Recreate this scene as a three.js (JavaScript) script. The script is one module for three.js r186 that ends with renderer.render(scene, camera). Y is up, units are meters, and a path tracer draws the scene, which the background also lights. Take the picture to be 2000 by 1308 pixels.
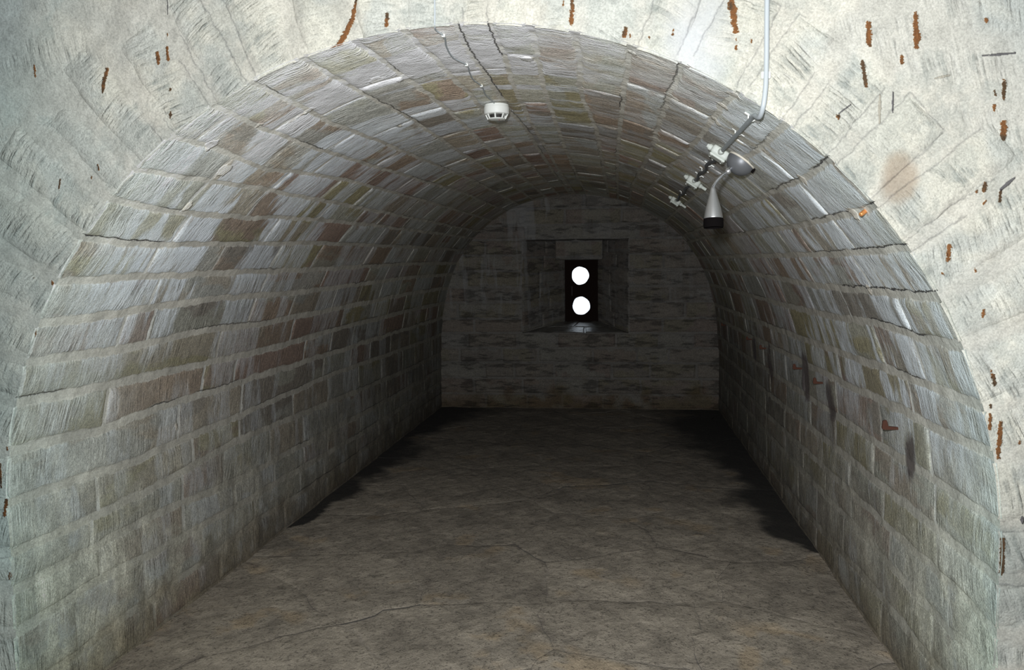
import * as THREE from 'three';
import { RoundedBoxGeometry } from 'three/addons/geometries/RoundedBoxGeometry.js';
import { mergeGeometries } from 'three/addons/utils/BufferGeometryUtils.js';

// ---------------------------------------------------------------- camera, sky, flash, exposure
const scene = new THREE.Scene();
const EYE = [0.425, 1.437, 0];
const camera = new THREE.PerspectiveCamera(2 * Math.atan(654 / 1650) * 180 / Math.PI, 2000 / 1308, 0.05, 200);
camera.rotation.order = 'YXZ';
camera.rotation.set(-0.0851, 0.1279, -0.0106);
camera.position.set(...EYE);
scene.add(camera);
scene.background = new THREE.Color(0.80, 0.90, 1.0);                 // overcast sky, seen only through the two round holes
scene.backgroundIntensity = 2.6;
const renderer = new THREE.WebGLRenderer({ antialias: true });
renderer.toneMapping = THREE.LinearToneMapping;
renderer.toneMappingExposure = 1.0;
renderer.shadowMap.enabled = true;
// the photographer's flash, just above and left of the lens
const flash = new THREE.SpotLight(0xf8faff, 33, 0, 1.16, 1.0, 2);
flash.position.set(0.37, 1.55, -0.02);
flash.target.position.set(0.50, 1.80, -2.27);
flash.castShadow = true;
flash.shadow.radius = 1.6;
flash.shadow.mapSize.set(4096, 4096);
scene.add(flash, flash.target);

// ---------------------------------------------------------------- seeded helpers
function rng(seed) { let t = seed >>> 0; return () => { t = (t + 0x6d2b79f5) | 0; let r = Math.imul(t ^ (t >>> 15), 1 | t); r = (r + Math.imul(r ^ (r >>> 7), 61 | r)) ^ r; return ((r ^ (r >>> 14)) >>> 0) / 4294967296; }; }
const hash = (a, b = 0) => { let h = Math.imul(a | 0, 374761393) ^ Math.imul((b | 0) + 77, 668265263); h = Math.imul(h ^ (h >>> 13), 1274126177); return ((h ^ (h >>> 16)) >>> 0) / 4294967296; };
const clamp = (x, a = 0, b = 1) => x < a ? a : x > b ? b : x;
const mix = (a, b, t) => a + (b - a) * t;
const sstep = (a, b, x) => { const t = clamp((x - a) / (b - a)); return t * t * (3 - 2 * t); };
const NS = 512, NM = 511;
function noiseTable(seed, base, oct, gain) {                       // tileable fractal value noise, values spread over 0..1
  const out = new Float32Array(NS * NS), R = rng(seed); let amp = 1;
  for (let o = 0; o < oct; o++) {
    const n = base << o; if (n > NS) break;
    const g = new Float32Array(n * n); for (let i = 0; i < g.length; i++) g[i] = R();
    const st = n / NS;
    for (let y = 0; y < NS; y++) {
      const fy = y * st, y0 = fy | 0, ty = fy - y0, y1 = (y0 + 1) % n, wy = ty * ty * (3 - 2 * ty);
      for (let x = 0; x < NS; x++) {
        const fx = x * st, x0 = fx | 0, tx = fx - x0, x1 = (x0 + 1) % n, wx = tx * tx * (3 - 2 * tx);
        const a = g[y0 * n + x0], b = g[y0 * n + x1], c = g[y1 * n + x0], d = g[y1 * n + x1];
        out[y * NS + x] += amp * (a + (b - a) * wx + (c - a + (a - b - c + d) * wx) * wy);
      }
    }
    amp *= gain;
  }
  let m = 0, v = 0; for (const x of out) m += x; m /= out.length; for (const x of out) v += (x - m) ** 2; v = Math.sqrt(v / out.length);
  for (let i = 0; i < out.length; i++) out[i] = clamp(0.5 + (out[i] - m) / (v * 5));
  return out;
}
const NA = noiseTable(11, 8, 6, 0.55), NB = noiseTable(23, 8, 6, 0.6), NF = noiseTable(37, 64, 4, 0.8), NL = noiseTable(51, 8, 3, 0.5);
function smp(T, x, y) {                                              // bilinear look-up, x and y in table cells
  const fx = Math.floor(x), fy = Math.floor(y), tx = x - fx, ty = y - fy, x0 = fx & NM, x1 = (fx + 1) & NM, y0 = (fy & NM) * NS, y1 = ((fy + 1) & NM) * NS;
  const a = T[y0 + x0], b = T[y0 + x1], c = T[y1 + x0], d = T[y1 + x1];
  return a + (b - a) * tx + (c - a + (a - b - c + d) * tx) * ty;
}
const count = {};
function numbered(n) { const k = count[n] = (count[n] ?? -1) + 1; return k ? `${n}_${String(k).padStart(3, '0')}` : n; }
function mesh(name, geo, mat, parent) { const m = new THREE.Mesh(geo, mat); m.name = parent.isScene ? numbered(name) : name; m.castShadow = m.receiveShadow = true; parent.add(m); return m; }
function structure(name) { const g = new THREE.Group(); g.name = name; g.userData = { kind: 'structure' }; scene.add(g); return g; }
function thing(name, label, category, group) { const g = new THREE.Group(); g.name = numbered(name); g.userData = { label, category }; if (group) g.userData.group = group; scene.add(g); return g; }

// ---------------------------------------------------------------- the tunnel: a semicircular barrel vault on low walls
// s runs along the cross-section from the left floor edge over the crown to the right floor edge; z is depth behind the front face
const RV = 1.4, SP = 0.6726, LT = 2 * SP + Math.PI * RV, ZF = 2.2728, ZB = 8.2535, DEPTH = ZB - ZF;
const BEND = [[0, -.045], [.49, -.047], [.8, -.055], [1.13, -.04], [1.56, .013], [1.95, .034], [2.3, .032], [2.65, .016], [3.24, .016], [3.97, .018], [4.32, -.01], [4.64, -.033], [4.94, -.052], [5.24, -.035], [LT, -.035]];
function table(t, x) { if (x <= t[0][0]) return t[0][1]; for (let i = 1; i < t.length; i++) if (x <= t[i][0]) return mix(t[i - 1][1], t[i][1], (x - t[i - 1][0]) / (t[i][0] - t[i - 1][0])); return t[t.length - 1][1]; }
function vault(z, s, h) {                                            // h metres in from the vault's surface
  const r = RV + table(BEND, s) * clamp(z / DEPTH, 0, 1.1) - h;
  if (s < SP) return [-r, s, -ZF - z];
  if (s > LT - SP) return [r, LT - s, -ZF - z];
  const th = (s - SP) / RV; return [-r * Math.cos(th), SP + r * Math.sin(th), -ZF - z];
}
function face(s, d, h) {                                             // the front wall: d metres out from the arch edge, h metres towards the viewer
  const r = RV + d;
  if (s < SP) return [-r, s, -ZF + h];
  if (s > LT - SP) return [r, LT - s, -ZF + h];
  const th = (s - SP) / RV; return [-r * Math.cos(th), SP + r * Math.sin(th), -ZF + h];
}
const back = (x, y, h) => [x, y, -ZB + h];
const warpA = (a, b) => (smp(NA, a * 600, b * 600) - 0.5) * 0.010 + (smp(NB, a * 3000, b * 3000) - 0.5) * 0.006;
const warpB = (a, b) => (smp(NB, a * 600 + 91, b * 600 + 37) - 0.5) * 0.010 + (smp(NA, a * 3000 + 17, b * 3000) - 0.5) * 0.007;

// bed joints of the vault as "depth:s" points, then the head joints seen in the course below each
const RUST = `-0.282 2.146 -0.296 2.093 9|-0.296 2.093 -0.317 2.051 11|-0.317 2.051 -0.332 2.025 11|-0.343 2.025 -0.353 2.019 7|-0.195 2.106 -0.197 2.073 7|0.300 2.116 0.301 2.092 7|0.298 2.090 0.298 2.060 8|0.278 2.113 0.277 2.102 3|0.439 2.040 0.435 2.021 8|0.450 2.024 0.450 2.018 3|0.499 2.015 0.500 2.012 3|0.560 2.029 0.559 2.018 4|0.708 2.111 0.704 2.080 13|0.709 2.079 0.716 2.019 12|0.718 2.000 0.718 1.997 3|0.718 1.981 0.718 1.974 4|0.756 1.996 0.756 1.989 3|0.558 2.026 0.558 2.018 3|1.042 2.024 1.045 1.973 9|1.153 2.043 1.157 1.962 9|1.162 1.990 1.162 1.982 8|1.029 1.933 1.039 1.872 7|1.123 1.941 1.124 1.924 6|0.971 1.800 0.973 1.794 6|1.318 2.022 1.319 2.017 8|1.370 1.873 1.370 1.831 7|1.347 1.851 1.351 1.838 3|1.347 1.814 1.347 1.803 5|1.371 1.770 1.371 1.732 11|1.330 1.623 1.328 1.604 8|1.311 1.605 1.311 1.603 5|1.370 1.605 1.367 1.579 5|1.334 1.579 1.329 1.571 4|1.250 1.468 1.248 1.432 8|1.236 1.400 1.240 1.396 3|1.316 1.407 1.319 1.403 5|1.337 1.306 1.334 1.289 5|1.365 1.140 1.368 1.116 7|1.359 1.155 1.360 1.150 3|1.363 1.063 1.364 1.057 4|1.362 1.037 1.361 1.000 6|1.388 1.018 1.386 0.927 8|1.436 0.970 1.438 0.962 4|1.404 0.713 1.405 0.621 8|1.381 0.554 1.381 0.510 5|1.383 0.448 1.382 0.376 7|-1.010 1.993 -1.020 1.929 7|-0.855 2.030 -0.853 2.002 7|-0.825 2.045 -0.824 2.009 6|-0.823 2.081 -0.824 2.075 3|-0.821 1.931 -0.822 1.927 4|-0.823 1.865 -0.825 1.852 5|-1.229 2.011 -1.228 1.980 4|-1.050 1.727 -1.048 1.713 3|-1.080 1.696 -1.082 1.691 4|-1.171 1.690 -1.177 1.661 3|-1.213 1.396 -1.213 1.389 6|-1.277 1.257 -1.273 1.229 4|-1.404 0.745 -1.411 0.698 7|-1.412 0.855 -1.414 0.784 4|-1.390 0.905 -1.391 0.897 3|-1.402 0.524 -1.407 0.500 3|-1.397 0.524 -1.399 0.500 3`;
const DARK = `1.315 1.936 1.392 1.940 5|1.203 1.884 1.240 1.892 4|1.369 1.607 1.401 1.635 5|1.450 0.774 1.454 0.755 7|-0.819 2.173 -0.822 2.115 2|0.974 1.805 1.002 1.826 2|1.059 1.574 1.065 1.583 6|-1.268 1.410 -1.269 1.407 4|1.073 1.849 1.075 1.779 4|1.105 1.854 1.106 1.804 2`;
const JOINTS = [
  ['0:0', ''],
  ['0.30:0.134 0.57:0.145 0.76:0.135 1.63:0.158 2.36:0.138 3.09:0.131', '0.74 1.29'],
  ['0.02:0.331 0.37:0.340 0.80:0.316 1.51:0.291 2.07:0.287 3.32:0.258', ''],
  ['-0.03:0.466 0.44:0.463 0.77:0.466 1.39:0.422 2.08:0.413 3.82:0.389', ''],
  ['-0.02:0.580 0.36:0.568 0.78:0.572 1.50:0.607 2.47:0.585 4.66:0.544', ''],
  ['-0.01:0.733 0.63:0.707 0.98:0.713 1.51:0.720 2.82:0.751 4.66:0.734', ''],
  ['0.02:0.891 0.44:0.871 0.92:0.885 1.41:0.886 2.25:0.890 4.98:0.907', '0.97 1.55 2.65'],
  ['0.00:1.043 0.23:1.037 0.68:1.030 1.70:1.020 2.84:1.048 4.63:1.068', '0.46 1.15 1.45 2.30 2.74 3.16'],
  ['0.01:1.172 0.41:1.158 1.07:1.184 1.62:1.170 2.55:1.184 4.49:1.222', '1.23 2.06 2.87 3.54'],
  ['-0.03:1.298 0.24:1.297 0.77:1.320 1.06:1.327 1.95:1.320 4.31:1.364', '0.45 0.63 1.47 1.96 2.60'],
  ['-0.01:1.433 0.35:1.441 0.75:1.444 0.95:1.448 2.06:1.453 4.11:1.481', '0.56 1.49 2.27 3.08'],
  ['-0.02:1.587 0.24:1.568 0.46:1.568 1.31:1.595 1.90:1.613 3.81:1.627', '0.44 0.92 1.46 1.99 2.87'],
  ['-0.02:1.731 0.28:1.707 1.00:1.717 1.26:1.742 2.23:1.761 4.61:1.771', '0.50 1.23 1.69 2.19 2.84'],
  ['-0.00:1.841 0.38:1.850 0.71:1.861 1.25:1.863 1.59:1.864 3.14:1.863', '0.42 0.91 1.64 2.18'],
  ['-0.01:1.981 0.22:1.990 0.71:1.954 0.93:1.976 1.52:2.009 3.19:2.021', '0.42 0.91 1.44 1.93'],
  ['0.00:2.141 0.36:2.117 0.81:2.119 1.22:2.124 2.23:2.153 3.53:2.191', '0.13 0.66 1.10 1.78'],
  ['0.01:2.266 0.23:2.264 0.69:2.253 1.16:2.271 1.92:2.290 3.34:2.325', '0.45 0.96 1.59 2.04'],
  ['0.01:2.423 0.25:2.422 0.72:2.440 1.13:2.457 2.03:2.452 3.52:2.467', '0.57 1.13 1.65 2.41'],
  ['-0.00:2.578 0.30:2.586 0.55:2.600 1.24:2.608 1.88:2.596 3.04:2.592', '0.47 1.05 1.65 2.19'],
  ['-0.01:2.718 0.18:2.720 0.28:2.731 0.76:2.730 0.93:2.736 2.82:2.715', '0.62 1.20 1.68'],
  ['-0.06:2.865 0.30:2.841 0.54:2.844 1.36:2.835 1.76:2.847 3.81:2.821', '0.56 2.23'],
  ['-0.05:2.959 0.19:2.948 0.37:2.942 0.85:2.915 1.45:2.895 3.66:2.868', '0.55 1.32'],
  ['0.03:3.061 0.14:3.058 0.61:3.032 0.86:3.021 2.34:2.992 4.01:2.974', '0.35 1.15'],
  ['0.05:3.179 0.22:3.180 0.81:3.158 1.05:3.162 1.69:3.188 3.74:3.185', '0.58 1.62'],
  ['0.00:3.329 0.37:3.322 0.75:3.311 1.56:3.298 2.35:3.283 4.23:3.274', '0.75 1.50'],
  ['-0.08:3.476 0.29:3.468 1.03:3.454 1.46:3.461 2.33:3.443 4.10:3.385', '0.49 1.21 1.79'],
  ['-0.14:3.641 0.21:3.621 0.56:3.620 1.52:3.600 1.98:3.572 3.82:3.505', '0.48 1.13 1.55'],
  ['0.02:3.784 0.26:3.787 0.55:3.788 1.60:3.780 2.40:3.775 3.72:3.765', '0.55 1.36'],
  ['-0.09:3.925 0.31:3.946 0.50:3.945 1.30:3.947 1.67:3.946 4.14:3.975', '0.49 1.06 1.61'],
  ['-0.11:4.085 0.07:4.096 0.71:4.103 0.98:4.106 2.50:4.086 4.26:4.050', '0.49 1.12 1.65 2.28'],
  ['-0.07:4.222 -0.00:4.228 0.52:4.237 1.87:4.236 3.05:4.230 4.86:4.225', '0.49 1.10 1.46 2.22 2.67'],
  ['-0.02:4.371 0.16:4.381 0.90:4.382 1.29:4.386 2.76:4.355 4.50:4.355', '0.57 1.37 2.22'],
  ['-0.05:4.514 0.32:4.524 0.70:4.504 1.26:4.526 2.33:4.527 5.16:4.507', '0.36 1.02 1.62'],
  ['-0.03:4.684 0.20:4.683 0.74:4.679 1.03:4.685 2.24:4.697 5.40:4.707', '0.39 0.77 1.62 2.26'],
  ['0.00:4.812 0.35:4.817 0.73:4.817 1.39:4.829 2.33:4.831 4.32:4.843', '0.58 1.46'],
  ['0.03:4.991 0.27:4.992 0.71:4.995 1.48:5.001 2.53:5.006 4.41:5.023', ''],
  ['0.03:5.142 0.27:5.141 0.56:5.144 1.11:5.150 1.95:5.155 3.34:5.169', ''],
  ['0.03:5.282 0.22:5.274 0.49:5.276 1.10:5.283 1.94:5.298 3.34:5.318', ''],
  ['0.04:5.392 0.32:5.410 0.52:5.414 1.09:5.406 1.73:5.417 2.82:5.432', ''],
  ['0.39:5.568 0.72:5.570 1.21:5.575 1.60:5.597 2.38:5.629 3.50:5.621', ''],
  ['0:5.7435', ''],
];
const pairs = (t) => t.split(' ').map((p) => p.split(':').map(Number));
const joints = JOINTS.map(([t]) => pairs(t));
const jointAt = (i, z) => table(joints[i], z);
const HALF = (s) => mix(0.0085, 0.0155, sstep(0.45, 1.0, Math.abs(s - LT / 2) / (LT / 2) * 1.6));   // half width of the bed joints
const TONE = [[0, .46], [1.0, .50], [1.6, .66], [2.2, .95], [2.7, 1.30], [3.2, 1.35], [3.7, 1.1], [4.2, .85], [4.8, .58], [LT, .5]];   // painted light: crown stone brightened for the grazing flash, sides dimmed
const courses = [];                                                  // {lo(a), hi(a), heads[]} : one course of stones
{
  const R = rng(7);
  for (let i = 1; i < joints.length; i++) {
    const seen = JOINTS[i][1] ? JOINTS[i][1].split(' ').map(Number) : [];
    const heads = [-0.004, ...seen]; let z = heads[heads.length - 1];
    if (!seen.length) z = 0.1 + R() * 0.25, heads.push(z + 0.15), z += 0.15;
    for (;;) { z += 0.36 + R() * 0.3; if (z > DEPTH - 0.12) break; heads.push(z); }
    heads.push(DEPTH + 0.03);
    courses.push({ i, lo: (a) => jointAt(i - 1, a), hi: (a) => jointAt(i, a), heads, slant: heads.map(() => (R() - 0.5) * 0.12) });
  }
}

// ---------------------------------------------------------------- stone patches
function levels(len, edge0, edge1, step) {                           // 0..1 stations with two rows close to each soft edge
  const o = [0]; if (edge0) o.push(0.009 / len, 0.024 / len);
  const n = Math.max(1, Math.round(len / step)); for (let i = 1; i < n; i++) o.push(mix(0.024 / len, 1 - 0.024 / len, i / n));
  if (edge1) o.push(1 - 0.024 / len, 1 - 0.009 / len); o.push(1);
  return [...new Set(o)].filter((x) => x >= 0 && x <= 1).sort((x, y) => x - y);
}
function patch(map, uvOf, q, o = {}) {                               // q = {lo(a), hi(a), a0, a1, s0, s1}: a stone between two bed and two head joints
  const { rise = 0.007, sink = 0.012, hard = {}, step = 0.09, rough = 0.005, flip = false, lean = 0 } = o;
  const am = (q.a0 + q.a1) / 2, wid = q.hi(am) - q.lo(am), len = q.a1 - q.a0, bm = (q.hi(am) + q.lo(am)) / 2;
  const P = levels(len, !hard.a0, !hard.a1, step), Q = levels(wid, !hard.b0, !hard.b1, step * 0.8), pos = [], uv = [], idx = [];
  for (const t of Q) for (const p of P) {
    let a = mix(q.a0, q.a1, p), b = mix(q.lo(a), q.hi(a), t);
    a += mix(hard.a0 ? 0 : q.s0 || 0, hard.a1 ? 0 : q.s1 || 0, p) * (b - bm);
    const ea = Math.min(hard.a0 ? 9 : p * len, hard.a1 ? 9 : (1 - p) * len), eb = Math.min(hard.b0 ? 9 : t * wid, hard.b1 ? 9 : (1 - t) * wid);
    const e = Math.min(ea, eb), k = sstep(0, 0.014, e);
    const h = -sink + (rise + sink) * k + ((smp(NA, a * 500 + 9, b * 500) - 0.5) * rough * 2 + lean * (p - 0.5)) * k;
    const keep = (x) => clamp(x * 40);
    const aw = a - warpA(a, b) * keep(hard.a0 ? p * len : 1) * keep(hard.a1 ? (1 - p) * len : 1), bw = b - warpB(a, b) * keep(hard.b0 ? t * wid : 1) * keep(hard.b1 ? (1 - t) * wid : 1);
    pos.push(...map(aw, bw, h)); uv.push(...uvOf(aw, bw));
  }
  const n = P.length;
  for (let j = 0; j < Q.length - 1; j++) for (let i = 0; i < n - 1; i++) {
    const v = j * n + i; flip ? idx.push(v, v + 1, v + n, v + 1, v + n + 1, v + n) : idx.push(v, v + n, v + 1, v + 1, v + n, v + n + 1);
  }
  const g = new THREE.BufferGeometry();
  g.setAttribute('position', new THREE.Float32BufferAttribute(pos, 3)); g.setAttribute('uv', new THREE.Float32BufferAttribute(uv, 2)); g.setIndex(idx); g.computeVertexNormals();
  return g;
}
function sheet(map, uvOf, As, Bs, rough, flip, base = 0, lip = 0) {        // lip: the bed runs out smooth to the edge a = 0 over this length
  const fade = (a) => lip ? clamp(a / lip) : 1;            // a continuous bed of mortar
  const pos = [], uv = [], idx = [], n = As.length;
  for (const b of Bs) for (const a of As) { pos.push(...map(a, b, fade(a) * (base + (smp(NB, a * 620, b * 620) - 0.5) * rough))); uv.push(...uvOf(a, b)); }
  for (let j = 0; j < Bs.length - 1; j++) for (let i = 0; i < n - 1; i++) { const v = j * n + i; flip ? idx.push(v, v + 1, v + n, v + 1, v + n + 1, v + n) : idx.push(v, v + n, v + 1, v + 1, v + n, v + n + 1); }
  const g = new THREE.BufferGeometry();
  g.setAttribute('position', new THREE.Float32BufferAttribute(pos, 3)); g.setAttribute('uv', new THREE.Float32BufferAttribute(uv, 2)); g.setIndex(idx); g.computeVertexNormals();
  return g;
}
const steps = (a, b, d) => { const n = Math.max(1, Math.round((b - a) / d)), o = []; for (let i = 0; i <= n; i++) o.push(mix(a, b, i / n)); return o; };

// ---------------------------------------------------------------- textures: what the surfaces are made of
const srgb8 = new Uint8Array(4097); for (let i = 0; i <= 4096; i++) { const c = i / 4096; srgb8[i] = Math.round(255 * (c <= 0.0031308 ? 12.92 * c : 1.055 * c ** (1 / 2.4) - 0.055)); }
const enc = (c) => srgb8[(clamp(c) * 4096) | 0];
function texture(data, w, h, color) {
  const t = new THREE.DataTexture(data, w, h, THREE.RGBAFormat, THREE.UnsignedByteType);
  if (color) t.colorSpace = THREE.SRGBColorSpace;
  t.magFilter = THREE.LinearFilter; t.minFilter = THREE.LinearMipmapLinearFilter; t.generateMipmaps = true; t.wrapS = t.wrapT = THREE.ClampToEdgeWrapping; t.needsUpdate = true; return t;
}
const BUMP = 0.02;                                                   // metres from black to white in every bump map
function surface(w, h, column, roughness = 0.96) {                   // column(x 0..1) returns pixel(y 0..1, out) writing linear r, g, b and height in metres
  const col = new Uint8Array(w * h * 4), bmp = new Uint8Array(w * h * 4), o = [0, 0, 0, 0];
  for (let i = 0; i < w; i++) {
    const px = column((i + 0.5) / w);
    for (let j = 0; j < h; j++) {
      px((j + 0.5) / h, o); const k = (j * w + i) * 4;
      col[k] = enc(o[0]); col[k + 1] = enc(o[1]); col[k + 2] = enc(o[2]); col[k + 3] = 255;
      bmp[k] = bmp[k + 1] = bmp[k + 2] = clamp(0.5 + o[3] / BUMP) * 255; bmp[k + 3] = 255;
    }
  }
  return new THREE.MeshStandardMaterial({ map: texture(col, w, h, true), bumpMap: texture(bmp, w, h, false), bumpScale: BUMP, roughness, metalness: 0, side: THREE.DoubleSide });
}
const PAL = [[.40, .395, .33], [.43, .43, .395], [.345, .26, .19], [.335, .235, .185], [.35, .31, .175], [.27, .235, .195], [.40, .345, .27]];

// vault region s in [s0, s1]; u is logarithmic in depth so that the near stones get the detail
const UL = Math.log((ZB + 0.12) / ZF), uOf = (z) => Math.log((ZF + z) / ZF) / UL;
const SMEARS = [[.665, 4.965, .060, .105], [1.70, 4.945, .085, .125], [2.19, 4.90, .09, .16], [3.22, 4.95, .10, .13], [3.80, 4.92, .10, .11]];   // sooty smears beside the hooks
const CRACKS = [[11, -.1, .46, 1], [12, .28, .44, .8], [7, -.1, .24, .7], [6, .74, .98, .8], [6, 1.1, 1.52, .7], [5, 1.7, 2.4, .6], [8, .95, 1.75, .6], [10, 1.3, 1.6, .5], [17, .5, 1.3, .9], [20, -.1, 1.05, 1], [20, 1.3, 2.0, .7], [21, -.1, .40, 1], [24, .7, 1.0, .8], [25, -.1, .75, .6], [28, -.1, .25, .9], [28, .42, .95, .7], [29, -.1, .10, 1], [29, .26, .78, .7], [30, -.1, .56, 1], [30, .6, 1.1, .6], [31, -.1, .98, 1], [32, .24, .80, 1], [33, .42, .70, .8], [15, .68, .95, .8], [18, .28, .45, .9], [16, .08, .24, .8], [27, .2, .6, .4]];   // [bed joint, from depth, to depth, strength]
const LUMPS = [[0.06, 3.628], [0.25, 3.623], [0.48, 3.629], [0.59, 3.726], [1.17, 3.940], [1.18, 4.121], [0.45, 1.909], [0.43, 1.733], [0.40, 3.010], [1.21, 2.891], [0.43, 2.515], [0.23, 1.989], [0.33, 2.124], [0.46, 2.254], [0.43, 3.941], [0.26, 4.096], [0.60, 4.376], [0.09, 3.336], [0.45, 3.477], [1.28, 3.461], [1.40, 3.459], [1.14, 2.398], [0.49, 2.601], [1.53, 0.890], [0.96, 0.776]];   // smears of pale mortar, [depth, s]
function paintVault(w, h, s0, s1, seed) {
  const R = rng(seed), nc = courses.length, jl = new Float32Array(nc + 1);
  return surface(w, h, (u) => {
    const z = ZF * Math.exp(u * UL) - ZF;
    for (let i = 0; i <= nc; i++) jl[i] = jointAt(i, z);
    let ci = 0; while (ci < nc - 1 && jl[ci + 1] < s0) ci++;
    const hi = new Array(nc).fill(0);
    const near = Math.exp(-Math.max(z, 0) / 0.45), mid = Math.exp(-Math.max(z, 0) / 1.5);
    return (v, o) => {
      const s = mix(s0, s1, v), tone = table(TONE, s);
      const ws = s + warpB(z, s), wz = z + warpA(z, s);
      while (ci < nc - 1 && ws > jl[ci + 1]) ci++; while (ci > 0 && ws < jl[ci]) ci--;
      const c = courses[ci], lo = jl[ci], up = jl[ci + 1], bm = (lo + up) / 2;
      let k = 0; const H = c.heads; while (k < H.length - 2 && wz - c.slant[k + 1] * (ws - bm) > H[k + 1]) k++;
      const da = Math.min(wz - H[k] - c.slant[k] * (ws - bm), H[k + 1] + c.slant[k + 1] * (ws - bm) - wz);
      const db = Math.min(ws - lo, up - ws), hw = HALF(s);
      const id = ci * 64 + k, r1 = hash(id, seed), r2 = hash(id, seed + 1), r3 = hash(id, seed + 2);
      const dA = da - 0.007 - 0.004 * r3, dB = db - hw * (0.75 + 0.6 * smp(NL, z * 300, ci * 97)), d = Math.min(dA, dB);
      const stone = sstep(-0.002, 0.0035, d);
      const n1 = smp(NA, z * 430, s * 430), n2 = smp(NB, z * 900 + 50, s * 900), nf = smp(NF, z * 2600, s * 2600), ng = smp(NF, z * 1100 + 33, s * 1100);
      // stone colour: each block its own bed of sandstone, drifting into a second tone
      const side = Math.abs(s - LT / 2) / (LT / 2);
      const pa = PAL[(r1 * 7) | 0], pb = PAL[(r2 * 7) | 0], t = sstep(0.42, 0.58, smp(NA, z * 120 + 140, s * 430)) * .8;
      let fine = 0.45 + 1.1 * nf; fine *= 0.74 + 0.52 * ng; fine *= 0.86 + 0.3 * r3;
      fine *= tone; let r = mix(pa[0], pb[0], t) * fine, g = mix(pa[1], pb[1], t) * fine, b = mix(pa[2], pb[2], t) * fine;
      // tool marks: chisel drags running round the section, leaning a little, different from block to block
      const sl = (hash(id, 6) - 0.5) * 0.5 + (s < LT / 2 ? -0.16 : 0.16) * side, al = z + sl * (s - bm) + (n2 - 0.5) * 0.008;
      const drag = smp(NF, al * mix(900, 1350, r2) + id * 7, s * mix(70, 130, r3) + id * 31), per = mix(0.011, 0.018, hash(id, 5)), wv = 0.5 + 0.5 * Math.sin(al / per * 6.2832 + 6 * drag);
      const amp = clamp(0.15 + 2.2 * (smp(NA, z * 600 + 200, s * 600) - 0.35));
      const tool = ((drag - .5) * 1.9 + (wv - .5) * .22) * amp;
const tf = 1 + 0.42 * tool; r *= tf; g *= tf; b *= tf;
      let ht = tool * 0.0015 + (nf - 0.5) * 0.0016 + (n2 - 0.5) * 0.003;
      // lime wash drips: pale bluish, dragged down the curve, thick near the mouth of the tunnel
      const drip = smp(NA, z * 460, s * 110 + 40), drip2 = smp(NB, z * 240 + 77, s * 90);
      const where = (sstep(1.0, 1.7, s) * (1 - sstep(2.9, 3.3, s)) * (sstep(0.05, 0.3, z) * Math.exp(-Math.max(0, z - 0.8) / 0.8)) + 0.75 * sstep(3.45, 3.75, s) * (1 - sstep(4.7, 5.0, s)) * Math.exp(-Math.max(0, z - 0.8) / 1.2) + 0.30);
      const lime = clamp(sstep(0.44, 0.58, drip * 0.66 + drip2 * 0.34) * where * (0.5 + 1.6 * (drag - .2)) * (0.6 + .8 * nf));
      const lt = mix(.56, .92, clamp((tone - .6) / .9)); r = mix(r, lt, lime * .95); g = mix(g, lt * 1.07, lime * .95); b = mix(b, lt * 1.16, lime * .95);
      // overspray of whitewash on the first blocks
      const ov = clamp(near * (0.55 + 0.9 * (n1 - 0.5)) + mid * (0.06 + 0.14 * side));
      const of = (0.75 + .5 * nf) * (1 + .35 * tool) * (.85 + .3 * n2); const ot = .52 * (.35 + .65 * tone); r = mix(r, ot * of, ov); g = mix(g, ot * 1.03 * of, ov); b = mix(b, ot * .98 * of, ov);
      // mortar
      const head = dA < dB ? 1 : 0, pale = head * sstep(0.30, 0.5, smp(NL, z * 250 + ci * 31, s * 250)) * (0.6 + 0.4 * (1 - side)) + 0.25 * near;
      const mf = 1.08 * (0.84 + 0.32 * n2) * (0.72 + 0.56 * nf) * (0.86 + 0.2 * n1) * (.3 + .62 * tone);
      let mr = mix(.54, .72, pale) * mf, mg = mix(.515, .72, pale) * mf, mb = mix(.455, .69, pale) * mf;
      r = mix(mr, r, stone); g = mix(mg, g, stone); b = mix(mb, b, stone); ht = mix((n2 - .5) * .004, ht + 0.001, stone);
      // lower down the walls are smeared with an old rough coat and tide marks of damp
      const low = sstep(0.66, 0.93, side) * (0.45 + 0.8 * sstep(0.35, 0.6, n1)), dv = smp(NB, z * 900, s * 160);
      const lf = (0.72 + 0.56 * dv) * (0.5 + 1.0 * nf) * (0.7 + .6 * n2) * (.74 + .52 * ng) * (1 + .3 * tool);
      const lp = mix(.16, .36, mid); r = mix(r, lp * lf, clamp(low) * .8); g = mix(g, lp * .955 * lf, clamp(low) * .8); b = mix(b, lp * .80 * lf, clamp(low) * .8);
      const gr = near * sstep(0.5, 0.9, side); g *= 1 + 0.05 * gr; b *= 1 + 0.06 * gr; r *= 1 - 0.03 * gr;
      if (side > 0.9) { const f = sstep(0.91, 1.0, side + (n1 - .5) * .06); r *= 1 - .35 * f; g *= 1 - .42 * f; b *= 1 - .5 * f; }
      const deep = 1 - .34 * sstep(1.6, 4.6, z) * sstep(.55, .8, side); const liftK = mix(1.0, .42, sstep(2.0, 4.0, s)) * (1 + .7 * sstep(4.4, 5.0, s)), mouthLift = 1 + .95 * liftK * Math.exp(-((Math.max(z, 0) / 1.0) ** 1.4)) * (.8 + .4 * n1), cl = .13 * near * side; r *= deep * mouthLift * (1 - cl); g *= deep * mouthLift * (1 + .01 * near); b *= deep * mouthLift * .98 * (1 - .05 * sstep(1.6, 4.6, z));   // light put into the colour: brighter near the mouth, side walls shaded further in
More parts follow.
